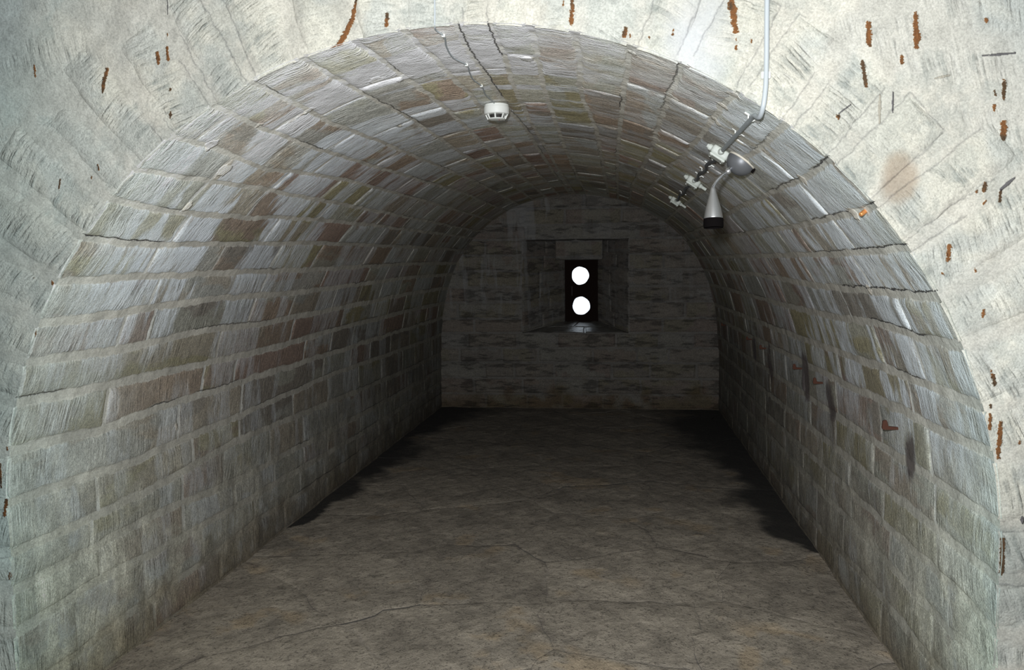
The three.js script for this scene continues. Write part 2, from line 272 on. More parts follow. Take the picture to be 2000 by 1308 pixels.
      // open cracks along some beds
      const left = s < LT / 2, cj = left ? ci : ci + 1, line = Math.abs((left ? ws - lo : up - ws) - hw * 0.95 - 0.003 * (n2 - .5));
      if (line < 0.005) {
        let on = z > 2.2 ? sstep(.62, .66, smp(NL, z * 150 + ci * 57, ci * 211)) * .6 : 0; for (const [j, z0, z1, k] of CRACKS) if (j === cj && z > z0 && z < z1) on = Math.max(on, k * sstep(0, .05, Math.min(z - z0 + .01, z1 - z)));
        const f = on * (1 - sstep(0.0005, mix(.0030, .0021, sstep(1.9, 2.4, s) * (1 - sstep(3.3, 3.8, s))), line)); r *= 1 - .86 * f; g *= 1 - .86 * f; b *= 1 - .84 * f; ht -= .005 * f;
      }
      for (const [bz, bs] of LUMPS) { const dz = z - bz, ds = s - bs; if (dz * dz + ds * ds < .004) { const e = Math.hypot(dz * .9, ds) - .030 * (.15 + 1.0 * n1) - (n2 - .5) * .035, f = 1 - sstep(-.006, .003, e); if (f > 0) { const k2 = (.8 + .4 * n2) * (.8 + .4 * nf) * (.45 + .45 * tone) * mouthLift; r = mix(r, .74 * k2, f); g = mix(g, .70 * k2, f); b = mix(b, .60 * k2, f); ht += .004 * f; } } }
      if (s > 4.6) for (const [qz, qs, ra, rb] of SMEARS) {
        const e = ((z - qz) / ra) ** 2 + ((s - qs) / rb) ** 2 + (n1 - .5) * 1.1; if (e < 1) { const f = 0.85 * (1 - sstep(0.3, 1, e)); r = mix(r, .065, f); g = mix(g, .047, f); b = mix(b, .046, f); }
      }
      o[0] = r; o[1] = g; o[2] = b; o[3] = ht;
    };
  });
}
// the front wall, whitewashed: one map for x in FX, y in FY
const FX = [-1.52, 1.53], FY = [0.18, 2.24];
const strokes = (t) => t.split('|').map((l) => l.split(' ').map(Number));
const voussoirs = [], ashlar = [];                                   // stones of the front wall: {s0, s1, d1} round the arch and {x0, x1, y0, y1} outside it
{
  const R = rng(91);
  for (let i = 1; i < joints.length; i++) {
    const lo = joints[i - 1][0][1], hi = joints[i][0][1], w = hi - lo, arch = lo > SP - 0.1 && hi < LT - SP + 0.1;
    voussoirs.push({ i, sm: (lo + hi) / 2 + (R() - .5) * .008, hw: w / 2 - 0.012 - R() * 0.008, d1: (arch ? 0.23 : 0.30) + R() * 0.13, sl: (R() - .5) * .7, per: .013 + R() * .006, t: R() });
  }
  let y = 1.36;
  for (let k = 0; y < 2.4; k++) {
    const h = 0.135 + R() * 0.045; let x = -2.3 + R() * .2;
    while (x < 2.3) {
      const l = 0.26 + R() * 0.22, x1 = x + l, q = { x0: x, x1, y0: y, y1: y + h, sl: (R() - .5) * .5, per: .014 + R() * .006, t: R() };
      const nearest = Math.hypot(Math.max(0, x > 0 ? x : x1 < 0 ? -x1 : 0), Math.max(0, y - SP));
      if (nearest > RV + 0.40) ashlar.push(q);
      x = x1;
    }
    y += h;
  }
}
const VH = (q, d) => q.hw * RV / (RV + d * 0.8);                    // a voussoir keeps its width, so the mortar widens outwards
function paintFace(w, h) {
  const rust = strokes(RUST), dark = strokes(DARK);
  const near = (list, x) => list.filter(([x0, , x1, , k]) => x > Math.min(x0, x1) - k * .0016 - .006 && x < Math.max(x0, x1) + k * .0016 + .006);
  const seg = (x, y, [x0, y0, x1, y1]) => { const dx = x1 - x0, dy = y1 - y0, t = clamp(((x - x0) * dx + (y - y0) * dy) / (dx * dx + dy * dy + 1e-9)); return [Math.hypot(x - x0 - t * dx, y - y0 - t * dy), t]; };
  return surface(w, h, (u) => {
    const x = mix(FX[0], FX[1], u), rl = near(rust, x), dl = near(dark, x), al = ashlar.filter((q) => x > q.x0 - .03 && x < q.x1 + .03);
    return (v, o) => {
      const y = mix(FY[0], FY[1], v);
      let s, d;
      if (y < SP) { s = x < 0 ? y : LT - y; d = Math.abs(x) - RV; } else { d = Math.hypot(x, y - SP) - RV; s = SP + RV * Math.atan2(y - SP, -x); }
      const ws = s + warpB(d + 3, s), wd = d + warpA(d + 3, s);
      const n1 = smp(NA, x * 400 + 20, y * 400), n2 = smp(NB, x * 1000, y * 1000), nf = smp(NF, x * 2400, y * 2400), nl = smp(NL, x * 180 + 60, y * 180 + 11);
      let e = -1, q = null, along = 0, cross = 0;
      for (const c of voussoirs) { const k = VH(c, Math.max(0, d)) - Math.abs(ws - c.sm); if (k > -.03 && (!q || k > e)) { e = k; q = c; } }
      if (q) { const end = q.d1 - wd; e = Math.min(e, end); along = d; cross = s - q.sm; }
      for (const c of al) { const k = Math.min(x + warpA(x, y) - c.x0 - .012, c.x1 - .012 - x - warpA(x, y), y + warpB(x, y) - c.y0 - .012, c.y1 - .012 - y - warpB(x, y)); if (k > e && (k > 0 || !q)) { e = k; q = c; along = x; cross = y - c.y0; } }
      const stone = q ? sstep(-.012, .030, e + (n2 - .5) * .03) : 0;
      // tool marks under the whitewash
      let tool = 0;
      if (q) { const ac = along + q.sl * cross + (n2 - .5) * .006, br = smp(NF, ac * 560 + q.t * 300, cross * 62 + q.t * 99), wv = 0.5 + 0.5 * Math.sin(ac / q.per * 6.2832 + 7 * br); tool = ((br - .5) * 2.8 + (wv - .5) * .2) * clamp(.15 + 1.7 * (smp(NA, x * 700 + 90, y * 700) - .32)) * stone; }
      if (d > .2) { const w = sstep(.2, .34, d + (n1 - .5) * .12) * (1 - stone), br = smp(NF, (x + (y - 1) * .25) * 520, y * 75); tool += (br - .5) * 1.4 * w * clamp(2.2 * (smp(NA, x * 500 + 44, y * 900) - .38)); }
      const wash = sstep(.30, .70, n1);
      let r = mix(.545, .45, wash), g = mix(.518, .448, wash), b = mix(.432, .395, wash);
      const m = 1 - stone; r = mix(r, .50, m * .6); g = mix(g, .468, m * .6); b = mix(b, .40, m * .6);
      const dirt = clamp(sstep(.5, .68, n2 * .5 + nl * .5) * .42 + clamp(-tool * 1.6) * .5 + sstep(.55, .75, smp(NB, x * 240 + 31, y * 240)) * .25);
      r = mix(r, .22, dirt); g = mix(g, .23, dirt); b = mix(b, .205, dirt);
      const f = (0.72 + .56 * nf) * (0.84 + .32 * n2); r *= f; g *= f; b *= f;
      const lit = clamp(tool) * .25; r = mix(r, .46, lit); g = mix(g, .46, lit); b = mix(b, .43, lit);  // highlight painted into the colour of the raised tool marks
      // green-grey tint on the left flank, paler low down, bluish courses in the top corners
      const left = sstep(-.85, -1.5, x) * .75 * (.55 + .9 * nl); r = mix(r, .34 * f, left); g = mix(g, .415 * f, left); b = mix(b, .385 * f, left); { const k = 1 + .55 * sstep(1.25, .5, y) * sstep(-.9, -1.4, x); r *= k * .97; g *= k; b *= k; }
      const cor = sstep(.40, .62, d + (nl - .5) * .2) * .6; r = mix(r, .29 * f, cor); g = mix(g, .325 * f, cor); b = mix(b, .315 * f, cor);
      // pale new mortar near the crown on the right, tan seep beside the empty bolt hole
      const pa = ((x - .62) / .10) ** 2 + ((y - 2.02) / .17) ** 2; if (pa < 1) { const k = (1 - pa) * .6 * (.5 + n1); r = mix(r, .50, k); g = mix(g, .52, k); b = mix(b, .52, k); }
      const se = ((x - 1.125) / .05) ** 2 + ((y - 1.63) / .075) ** 2 + (n1 - .5); if (se < 1) { const k = (1 - sstep(.2, 1, se)) * .6; r = mix(r, .27, k); g = mix(g, .20, k); b = mix(b, .13, k); }
      let ht = tool * .0036 + (nf - .5) * .0012 * (.4 + stone) + (n1 - .5) * .008 + (n2 - .5) * .003 + stone * .002;
      // cracks at the lip of some stones
      if (q && nl > .60 && Math.abs(e) < .003) { const k = (1 - Math.abs(e) / .003) * .35; r *= 1 - k; g *= 1 - k; b *= 1 - k * .95; ht -= .002 * k; }
      for (const t of rl) { const [q2, tt] = seg(x, y, t), ww = t[4] * .00067 * (.55 + .9 * smp(NF, y * 1500, x * 400 + 8) - .25 * Math.abs(tt - .5)) + (smp(NF, x * 2600 + 7, y * 2600) - .5) * .004; if (q2 < ww) { const k = .75 + .5 * (nf - .5), dk = sstep(.45, .7, n2); r = mix(.19, .08, dk) * k * 1.1; g = mix(.078, .046, dk) * k * 1.1; b = mix(.024, .022, dk) * k; ht -= .0015; } }
      for (const t of dl) { const [q2, tt] = seg(x, y, t), ww = t[4] * .00067 * (1.1 - 1.4 * Math.abs(tt - .5)) + (n2 - .5) * .003; if (q2 < ww) { const k = t[4] === 4 ? .45 : .85; r = mix(r, t[4] === 4 ? .20 : .05, k); g = mix(g, t[4] === 4 ? .16 : .045, k); b = mix(b, t[4] === 4 ? .10 : .055, k); ht -= .004 * k; } }
      o[0] = r; o[1] = g; o[2] = b; o[3] = ht;
    };
  });
}
// the end wall
const BX = [-1.46, 1.46], BY = [-0.03, 2.14], OPEN = { x0: -.535, x1: .506, y0: .747, y1: 1.662 };
const endStones = [];
{
  const R = rng(303), ys = [0, .14, .30, .455, .60, .747, .89, 1.05, 1.20, 1.36, 1.51, 1.662, 1.80, 1.96, 2.13];
  for (let j = 0; j < ys.length - 1; j++) {
    const hole = ys[j] > .74 && ys[j] < 1.65;
    for (const [a, b] of hole ? [[BX[0], OPEN.x0], [OPEN.x1, BX[1]]] : [[BX[0], BX[1]]]) {
      let x = a; while (x < b - .01) { let l = (j === 11 ? .75 : .24) + R() * .34; if (b - x - l < .2) l = b - x; const x1 = Math.min(b, x + l), ym = (ys[j] + ys[j + 1]) / 2 - SP;
        if (ym < 0 || Math.hypot(x > 0 ? x : x1 < 0 ? x1 : 0, Math.max(0, ys[j] - SP)) < RV + .06) endStones.push({ x0: x, x1, y0: ys[j], y1: ys[j + 1], j, t: R(), u: R(), hole0: x === OPEN.x1 && hole, hole1: x1 === OPEN.x0 && hole }); x = x1; }
    }
  }
}
function paintEnd(w, h) {
  return surface(w, h, (u) => {
    const x = mix(BX[0], BX[1], u), list = endStones.filter((q) => x > q.x0 - .03 && x < q.x1 + .03);
    return (v, o) => {
      const y = mix(BY[0], BY[1], v), wx = x + warpA(x + 9, y), wy = y + warpB(x + 9, y);
      let e = -1, q = null; for (const c of list) { const k = Math.min(wx - c.x0, c.x1 - wx, wy - c.y0, c.y1 - wy) - .010; if (k > e) { e = k; q = c; } }
      const stone = q ? sstep(-.004, .005, e) : 0, n1 = smp(NA, x * 380, y * 380), n2 = smp(NB, x * 1000, y * 1000), nf = smp(NF, x * 1700, y * 1700), lay = smp(NB, x * 420, y * 2300);
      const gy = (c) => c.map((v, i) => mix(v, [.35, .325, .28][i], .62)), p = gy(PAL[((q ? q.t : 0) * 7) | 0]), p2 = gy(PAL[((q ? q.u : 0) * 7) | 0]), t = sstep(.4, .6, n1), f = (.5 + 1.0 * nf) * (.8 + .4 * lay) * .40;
      let r = mix(p[0], p2[0], t) * f, g = mix(p[1], p2[1], t) * f, b = mix(p[2], p2[2], t) * f;
      const mf = (.8 + .4 * n2) * (.8 + .4 * nf); r = mix(.145 * mf, r, stone); g = mix(.138 * mf, g, stone); b = mix(.123 * mf, b, stone);
      const dark = sstep(.57, .75, lay) * .0 + (1 - sstep(.24, .36, lay)) * .4; r *= 1 - dark; g *= 1 - dark; b *= 1 - dark;
      const drip = sstep(.5, .7, smp(NA, x * 700 + 5, y * 90)) * sstep(.75, 1.3, y) * (x < 0 ? .8 : .3); r = mix(r, .24, drip * .6); g = mix(g, .245, drip * .6); b = mix(b, .24, drip * .6);
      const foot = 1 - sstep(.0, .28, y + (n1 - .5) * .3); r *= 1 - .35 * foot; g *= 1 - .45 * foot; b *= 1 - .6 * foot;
      o[0] = r; o[1] = g; o[2] = b; o[3] = (lay - .5) * .007 + (nf - .5) * .002 - dark * .003;
    };
  });
}
// the floor: worn flagstones, near-black along the foot of the walls further in
const FLZ = [2.0, 8.40], FLX = [-1.48, 1.48], FU = Math.log(FLZ[1] / FLZ[0]), fu = (zc) => Math.log(zc / FLZ[0]) / FU;
const flags = [];
{
  const R = rng(5150); for (let zc = 2.0; zc < 8.5; zc += .62) { const n = 4, off = R() * .3; for (let i = 0; i < n; i++) flags.push({ x: -1.35 + (i + .5 + (R() - .5) * .75) * 2.7 / n + off - .15, z: zc + (R() - .5) * .45, t: R(), tilt: [(R() - .5) * .006, (R() - .5) * .006], y: (R() - .5) * .003 }); }
}
const BLACKL = [[4.2, 0], [4.9, .10], [5.5, .22], [6.3, .28], [6.9, .20], [7.4, .36], [8.3, .6]], BLACKR = [[4.1, 0], [4.5, .13], [5.3, .24], [5.9, .24], [6.5, .42], [6.9, .55], [8.3, .6]];
function paintFloor(w, h) {
  return surface(w, h, (u) => {
    const z = FLZ[0] * Math.exp(u * FU), list = flags.filter((f) => Math.abs(f.z - z) < 1.3), side = RV - .045 * clamp((z - ZF) / DEPTH), dl = table(BLACKL, z), dr = table(BLACKR, z);
    return (v, o) => {
      const x = mix(FLX[0], FLX[1], v), n1 = smp(NA, x * 330, z * 330), n2 = smp(NB, x * 1000, z * 1000), nf = smp(NF, x * 2300, z * 2300), nm = smp(NF, x * 760 + 5, z * 620), nl = smp(NL, x * 200, z * 200);
      const wx = x + (n1 - .5) * .10, wz = z + (nl - .5) * .10;
      let a = 9, b = 9, q = null; for (const f of list) { const d = Math.hypot(f.x - wx, f.z - wz); if (d < a) { b = a; a = d; q = f; } else if (d < b) b = d; }
      const e = (b - a) * .5, joint = 1 - sstep(.004, .016, e + (n2 - .5) * .012);
      let k = (.74 + .52 * n2) * (.72 + .56 * nf) * (.92 + .16 * (q ? q.t : 0)) * (.8 + .4 * n1);
      const pit = sstep(.66, .80, nm) * .4; k *= (1 - pit) * mix(1.15, .6, sstep(2.9, 7.0, z));  // also darkened with depth: flash fall-off painted into the colour
      let r = .29 * k, g = .255 * k, b2 = .202 * k;
      const rustn = sstep(.62, .8, nl) * sstep(.45, .7, n1) * .5; r = mix(r, .31 * k, rustn); g = mix(g, .23 * k, rustn); b2 = mix(b2, .135 * k, rustn);
      const jp = smp(NL, x * 120 + 9, z * 120) > .5 ? 1 : 0; const jf = joint * sstep(.45, .62, smp(NA, x * 260 + 99, z * 260)) * .45; r = mix(r, jp ? .32 : .14, jf); g = mix(g, jp ? .285 : .12, jf); b2 = mix(b2, jp ? .235 : .10, jf);
      const dist = side - Math.abs(x) + (n1 - .5) * .12 + (nl - .5) * .22, wd = x < 0 ? dl : dr, blackEdge = wd > .001 ? 1 - sstep(wd * .45, wd * 1.35, dist) : 0;
      const fd = blackEdge * .95; r = mix(r, .010, fd); g = mix(g, .009, fd); b2 = mix(b2, .007, fd);
      o[0] = r; o[1] = g; o[2] = b2; o[3] = (n2 - .5) * .006 + (nf - .5) * .002 - pit * .003 - joint * .001;
    };
  });
}

// ---------------------------------------------------------------- build the setting
const plain = (r, g, b, o = {}) => new THREE.MeshStandardMaterial({ color: new THREE.Color().setRGB(r, g, b), roughness: .9, ...o });
const coreMat = plain(.17, .16, .14), roomMat = plain(.42, .41, .37);
function block(name, parent, mat, x0, x1, y0, y1, z0, z1) { const m = mesh(name, new THREE.BoxGeometry(x1 - x0, y1 - y0, Math.abs(z1 - z0)), mat, parent); m.position.set((x0 + x1) / 2, (y0 + y1) / 2, (z0 + z1) / 2); return m; }

const zs = []; { let z = 0; zs.push(0); while (z < DEPTH) { z += .035 + z * .012; zs.push(Math.min(z, DEPTH + .02)); } }
const SPLIT1 = 12, SPLIT2 = 30;                                     // joints that bound the two side walls
const shell = [['wall_left', 0, SPLIT1, 1280, 71], ['ceiling', SPLIT1, SPLIT2, 2048, 72], ['wall_right', SPLIT2, joints.length - 1, 1280, 73]];
for (const [name, j0, j1, px, seed] of shell) {
  const g = structure(name), b0 = joints[j0].map((p) => p[1]), b1 = joints[j1].map((p) => p[1]);
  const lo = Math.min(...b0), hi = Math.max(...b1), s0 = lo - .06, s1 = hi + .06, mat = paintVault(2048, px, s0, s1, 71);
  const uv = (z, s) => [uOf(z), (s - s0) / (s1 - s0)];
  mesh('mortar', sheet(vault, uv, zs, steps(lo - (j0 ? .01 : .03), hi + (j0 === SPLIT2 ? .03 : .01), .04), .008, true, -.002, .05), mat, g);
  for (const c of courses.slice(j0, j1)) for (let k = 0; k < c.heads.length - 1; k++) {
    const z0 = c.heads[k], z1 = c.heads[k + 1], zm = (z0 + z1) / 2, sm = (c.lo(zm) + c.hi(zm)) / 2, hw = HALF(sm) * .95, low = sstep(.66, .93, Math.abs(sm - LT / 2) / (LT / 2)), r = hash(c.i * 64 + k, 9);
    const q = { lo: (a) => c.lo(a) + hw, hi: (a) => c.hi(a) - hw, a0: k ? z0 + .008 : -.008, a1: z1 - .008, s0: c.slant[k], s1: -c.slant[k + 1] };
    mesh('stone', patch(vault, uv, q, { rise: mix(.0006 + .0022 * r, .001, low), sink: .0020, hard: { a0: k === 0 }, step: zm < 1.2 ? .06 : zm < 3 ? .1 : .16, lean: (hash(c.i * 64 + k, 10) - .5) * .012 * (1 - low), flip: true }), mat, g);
  }
  if (name === 'ceiling') block('masonry_core', g, coreMat, -2.6, 2.6, 2.15, 2.75, -ZF - .25, -9.4);
  else { const k = name === 'wall_left' ? -1 : 1; block('masonry_core', g, coreMat, k > 0 ? 1.56 : -2.6, k > 0 ? 2.6 : -1.56, -.3, 2.15, -ZF - .25, -9.4); }
}
{
  const g = structure('wall_front'), mat = paintFace(2048, 1384), uv = (d, s) => { const p = face(s, d, 0); return [(p[0] - FX[0]) / (FX[1] - FX[0]), (p[1] - FY[0]) / (FY[1] - FY[0])]; };
  const fmap = (d, s, h) => face(s, d, h), fx = (x, y, h) => [x, y, -ZF + h], fuv = (x, y) => [(x - FX[0]) / (FX[1] - FX[0]), (y - FY[0]) / (FY[1] - FY[0])];
  mesh('mortar', sheet(fmap, uv, [0, ...steps(.02, .5, .03), ...steps(.55, 1.25, .1)], steps(0, LT, .035), .018, true, -.001, .06), mat, g);
  for (const q of voussoirs) mesh('stone', patch(fmap, uv, { lo: (d) => q.sm - VH(q, d), hi: (d) => q.sm + VH(q, d), a0: -.005, a1: q.d1 }, { rise: .003 + .003 * q.t, sink: .004, hard: { a0: true }, step: .05, rough: .006, flip: true }), mat, g);
  for (const q of ashlar) if (q.x1 > -1.62 && q.x0 < 1.62 && q.y0 < 2.25) mesh('stone', patch(fx, fuv, { lo: () => q.y0 + .012, hi: () => q.y1 - .012, a0: q.x0 + .012, a1: q.x1 - .012 }, { rise: .003, sink: .005, step: .07 }), mat, g);
}
{
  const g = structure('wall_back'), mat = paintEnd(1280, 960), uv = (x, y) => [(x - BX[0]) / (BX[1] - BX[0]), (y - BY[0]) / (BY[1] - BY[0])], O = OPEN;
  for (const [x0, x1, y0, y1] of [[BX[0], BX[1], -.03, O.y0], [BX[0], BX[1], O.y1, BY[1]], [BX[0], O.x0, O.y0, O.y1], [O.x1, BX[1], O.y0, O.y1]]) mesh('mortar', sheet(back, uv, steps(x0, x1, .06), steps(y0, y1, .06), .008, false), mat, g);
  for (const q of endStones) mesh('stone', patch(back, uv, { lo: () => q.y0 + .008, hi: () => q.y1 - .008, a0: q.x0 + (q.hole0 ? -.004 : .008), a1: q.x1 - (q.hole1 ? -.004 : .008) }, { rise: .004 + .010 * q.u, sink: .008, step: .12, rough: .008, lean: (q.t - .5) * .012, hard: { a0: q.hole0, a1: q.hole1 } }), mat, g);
  // splayed loophole: jambs, sloping sill and stepped head, each of stones of its own
  const D1 = .55, inn = { x0: -.142, x1: .192, y0: .822, y1: 1.46 }, bil = (A, B, C, E2) => (a, b, h, n) => [0, 1, 2].map((k) => mix(mix(A[k], B[k], a), mix(C[k], E2[k], a), b));
  const quad = (A, B, C, E2) => { const f = bil(A, B, C, E2), u = new THREE.Vector3().fromArray(B).sub(new THREE.Vector3().fromArray(A)), v = new THREE.Vector3().fromArray(C).sub(new THREE.Vector3().fromArray(A)), n = u.cross(v).normalize(), lu = Math.hypot(...A.map((c, i) => c - B[i])), lv = Math.hypot(...A.map((c, i) => c - C[i])); return { lu, lv, map: (a, b, h) => f(a / lu, b / lv).map((c, i) => c + n.getComponent(i) * h) }; };
  const zf = -ZB, zi = -ZB - D1, R = rng(404);
  const facing = (name, A, B, C, E2, rows, cut, du, m = mat) => {
    const f = quad(A, B, C, E2), w2 = (a, b) => uv(du + a, 1.0 + b * .9);
    mesh('mortar', sheet(f.map, w2, steps(0, f.lu, .1), steps(0, f.lv, .1), .004, false, -.003), m, g);
    for (let j = 0; j < rows; j++) { const xs = [0, ...(cut ? [f.lu * (.35 + .3 * R())] : []), f.lu]; for (let i = 0; i < xs.length - 1; i++) mesh('stone', patch(f.map, w2, { lo: () => f.lv * j / rows + .006, hi: () => f.lv * (j + 1) / rows - .006, a0: xs[i] + .004, a1: xs[i + 1] - .004 }, { rise: .006, sink: .008, step: .12 }), m, g); }
  };
  facing('jamb', [O.x0, O.y0, zf], [inn.x0, inn.y0, zi], [O.x0, O.y1, zf], [inn.x0, O.y1, zi], 6, true, -1.2);
  facing('jamb', [inn.x1, inn.y0, zi], [O.x1, O.y0, zf], [inn.x1, O.y1, zi], [O.x1, O.y1, zf], 6, true, .7);
  const sillMat = mat.clone(); sillMat.roughness = .34;
  facing('sill', [O.x0, O.y0, zf], [O.x1, O.y0, zf], [inn.x0, inn.y0, zi], [inn.x1, inn.y0, zi], 2, true, -.5, sillMat);
  facing('soffit', [inn.x0, O.y1, zi], [inn.x1, O.y1, zi], [O.x0, O.y1, zf], [O.x1, O.y1, zf], 1, true, -.5);
  const lintel = mesh('lintel', new RoundedBoxGeometry(.475, .22, .30, 2, .012), mat, g); lintel.position.set(.013, 1.462 + .11, zf - .30 - .15);
  { const p = lintel.geometry.attributes.position, t = []; for (let i = 0; i < p.count; i++) t.push(...uv(p.getX(i) + .2, p.getY(i) + 1.88)); lintel.geometry.setAttribute('uv', new THREE.Float32BufferAttribute(t, 2)); }
  block('masonry_core', g, coreMat, -2.6, inn.x0 + .004, -.3, 2.75, zi - .045, zi - .45); block('masonry_core', g, coreMat, inn.x1 - .004, 2.6, -.3, 2.75, zi - .045, zi - .45);
  block('masonry_core', g, coreMat, inn.x0, inn.x1, -.3, inn.y0 + .01, zi - .045, zi - .45); block('masonry_core', g, coreMat, inn.x0, inn.x1, inn.y1, 2.75, zi - .045, zi - .45);
  block('masonry_core', g, coreMat, -.36, .40, inn.y1, 1.75, zi + .06, zi - .05);
}
{
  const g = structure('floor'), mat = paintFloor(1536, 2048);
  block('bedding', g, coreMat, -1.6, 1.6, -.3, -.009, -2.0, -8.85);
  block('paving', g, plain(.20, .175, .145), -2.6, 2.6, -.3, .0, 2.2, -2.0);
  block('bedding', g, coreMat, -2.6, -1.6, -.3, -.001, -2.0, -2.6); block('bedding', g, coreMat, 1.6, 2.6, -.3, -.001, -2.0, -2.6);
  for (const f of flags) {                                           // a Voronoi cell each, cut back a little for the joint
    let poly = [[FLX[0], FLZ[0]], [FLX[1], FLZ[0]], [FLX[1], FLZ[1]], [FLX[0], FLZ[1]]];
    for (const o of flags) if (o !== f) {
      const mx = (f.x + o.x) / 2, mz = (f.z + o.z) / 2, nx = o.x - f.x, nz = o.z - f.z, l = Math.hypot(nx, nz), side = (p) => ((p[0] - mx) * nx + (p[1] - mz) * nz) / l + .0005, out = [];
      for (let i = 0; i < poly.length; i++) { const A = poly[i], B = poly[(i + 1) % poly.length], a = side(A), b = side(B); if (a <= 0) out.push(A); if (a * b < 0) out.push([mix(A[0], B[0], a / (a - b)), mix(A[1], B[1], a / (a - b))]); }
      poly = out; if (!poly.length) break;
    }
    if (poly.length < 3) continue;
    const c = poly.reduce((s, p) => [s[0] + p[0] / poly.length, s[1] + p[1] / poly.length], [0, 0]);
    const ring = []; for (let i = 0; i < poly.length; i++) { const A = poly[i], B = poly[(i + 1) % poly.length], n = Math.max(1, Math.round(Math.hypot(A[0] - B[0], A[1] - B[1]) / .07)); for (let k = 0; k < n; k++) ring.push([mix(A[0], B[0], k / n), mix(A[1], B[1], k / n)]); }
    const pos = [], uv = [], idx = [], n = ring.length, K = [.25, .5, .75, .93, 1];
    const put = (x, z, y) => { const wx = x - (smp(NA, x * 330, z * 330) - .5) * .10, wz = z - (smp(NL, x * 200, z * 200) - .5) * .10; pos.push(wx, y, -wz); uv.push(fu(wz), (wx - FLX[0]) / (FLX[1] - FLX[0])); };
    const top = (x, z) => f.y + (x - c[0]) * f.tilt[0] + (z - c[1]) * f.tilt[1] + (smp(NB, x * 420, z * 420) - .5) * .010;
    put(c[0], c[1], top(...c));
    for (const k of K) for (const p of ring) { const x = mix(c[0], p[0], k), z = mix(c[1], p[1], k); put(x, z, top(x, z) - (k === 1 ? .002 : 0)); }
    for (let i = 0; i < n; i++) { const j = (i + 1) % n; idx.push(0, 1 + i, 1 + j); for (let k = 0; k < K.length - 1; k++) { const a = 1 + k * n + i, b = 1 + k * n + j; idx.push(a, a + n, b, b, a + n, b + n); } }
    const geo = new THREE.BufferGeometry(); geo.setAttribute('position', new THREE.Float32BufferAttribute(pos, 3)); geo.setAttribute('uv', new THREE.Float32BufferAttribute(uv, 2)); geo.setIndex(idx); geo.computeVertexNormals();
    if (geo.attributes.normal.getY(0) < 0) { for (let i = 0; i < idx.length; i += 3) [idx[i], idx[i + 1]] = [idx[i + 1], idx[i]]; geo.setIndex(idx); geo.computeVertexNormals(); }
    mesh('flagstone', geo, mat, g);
  }
}
// the room in which the photographer stands, and the bright ground outside the loophole
for (const [n, ...b] of [['wall_near_left', -2.85, -2.55, -.3, 2.9, 2.2, -2.6], ['wall_near_right', 2.55, 2.85, -.3, 2.9, 2.2, -2.6], ['wall_rear', -2.85, 2.85, -.3, 2.9, 2.2, 2.5], ['ceiling_near', -2.85, 2.85, 2.72, 3.0, 2.5, -2.6]]) block('plaster', structure(n), roomMat, ...b);
{ const g = structure('ground'); const m = mesh('gravel', new THREE.BoxGeometry(60, .4, 60), plain(.75, .76, .78), g); m.position.set(0, -.9, -40); }

// ---------------------------------------------------------------- things
const V = (...a) => new THREE.Vector3(...a);
const tube = (pts, r, n = 40, m = 10) => new THREE.TubeGeometry(new THREE.CatmullRomCurve3(pts.map((p) => V(...p)), false, 'centripetal'), n, r, m, false);
const lathe = (prof, n = 40) => new THREE.LatheGeometry(prof.map(([r, y]) => new THREE.Vector2(r, y)), n);
const cyl = (r0, r1, h, n = 24) => new THREE.CylinderGeometry(r0, r1, h, n);
const onVault = (z, s, h = 0) => vault(z, s, h);
const inward = (s) => { const th = clamp((s - SP) / RV, 0, Math.PI); return V(Math.cos(th), -Math.sin(th), 0); };
function seat(o, z, s, h = 0) {                                      // stands a thing on the vault: its +y points into the room, its +z towards the mouth of the tunnel
  const n = inward(s), zAxis = V(0, 0, 1), x = V().crossVectors(n, zAxis).normalize();
  o.matrix.makeBasis(x, n, V().crossVectors(x, n)); o.quaternion.setFromRotationMatrix(o.matrix); o.position.set(...onVault(z, s, h)); return o;
}
const cableMat = plain(.42, .46, .47, { roughness: .5 }), boxMat = plain(.62, .66, .60, { roughness: .55 }), whiteMat = plain(.80, .82, .77, { roughness: .5 }), darkPlastic = plain(.03, .027, .025, { roughness: .6 });
const silver = plain(.60, .61, .60, { roughness: .38, metalness: .85 }), greyPaint = plain(.17, .178, .185, { roughness: .45, metalness: .35 }), chrome = plain(.75, .77, .8, { roughness: .12, metalness: 1 }), matt = (r, g, b) => new THREE.MeshPhysicalMaterial({ color: new THREE.Color().setRGB(r, g, b), roughness: 1, specularIntensity: .08 }), black = matt(.006, .005, .005);
const rusty = plain(.072, .026, .014, { roughness: .95 });

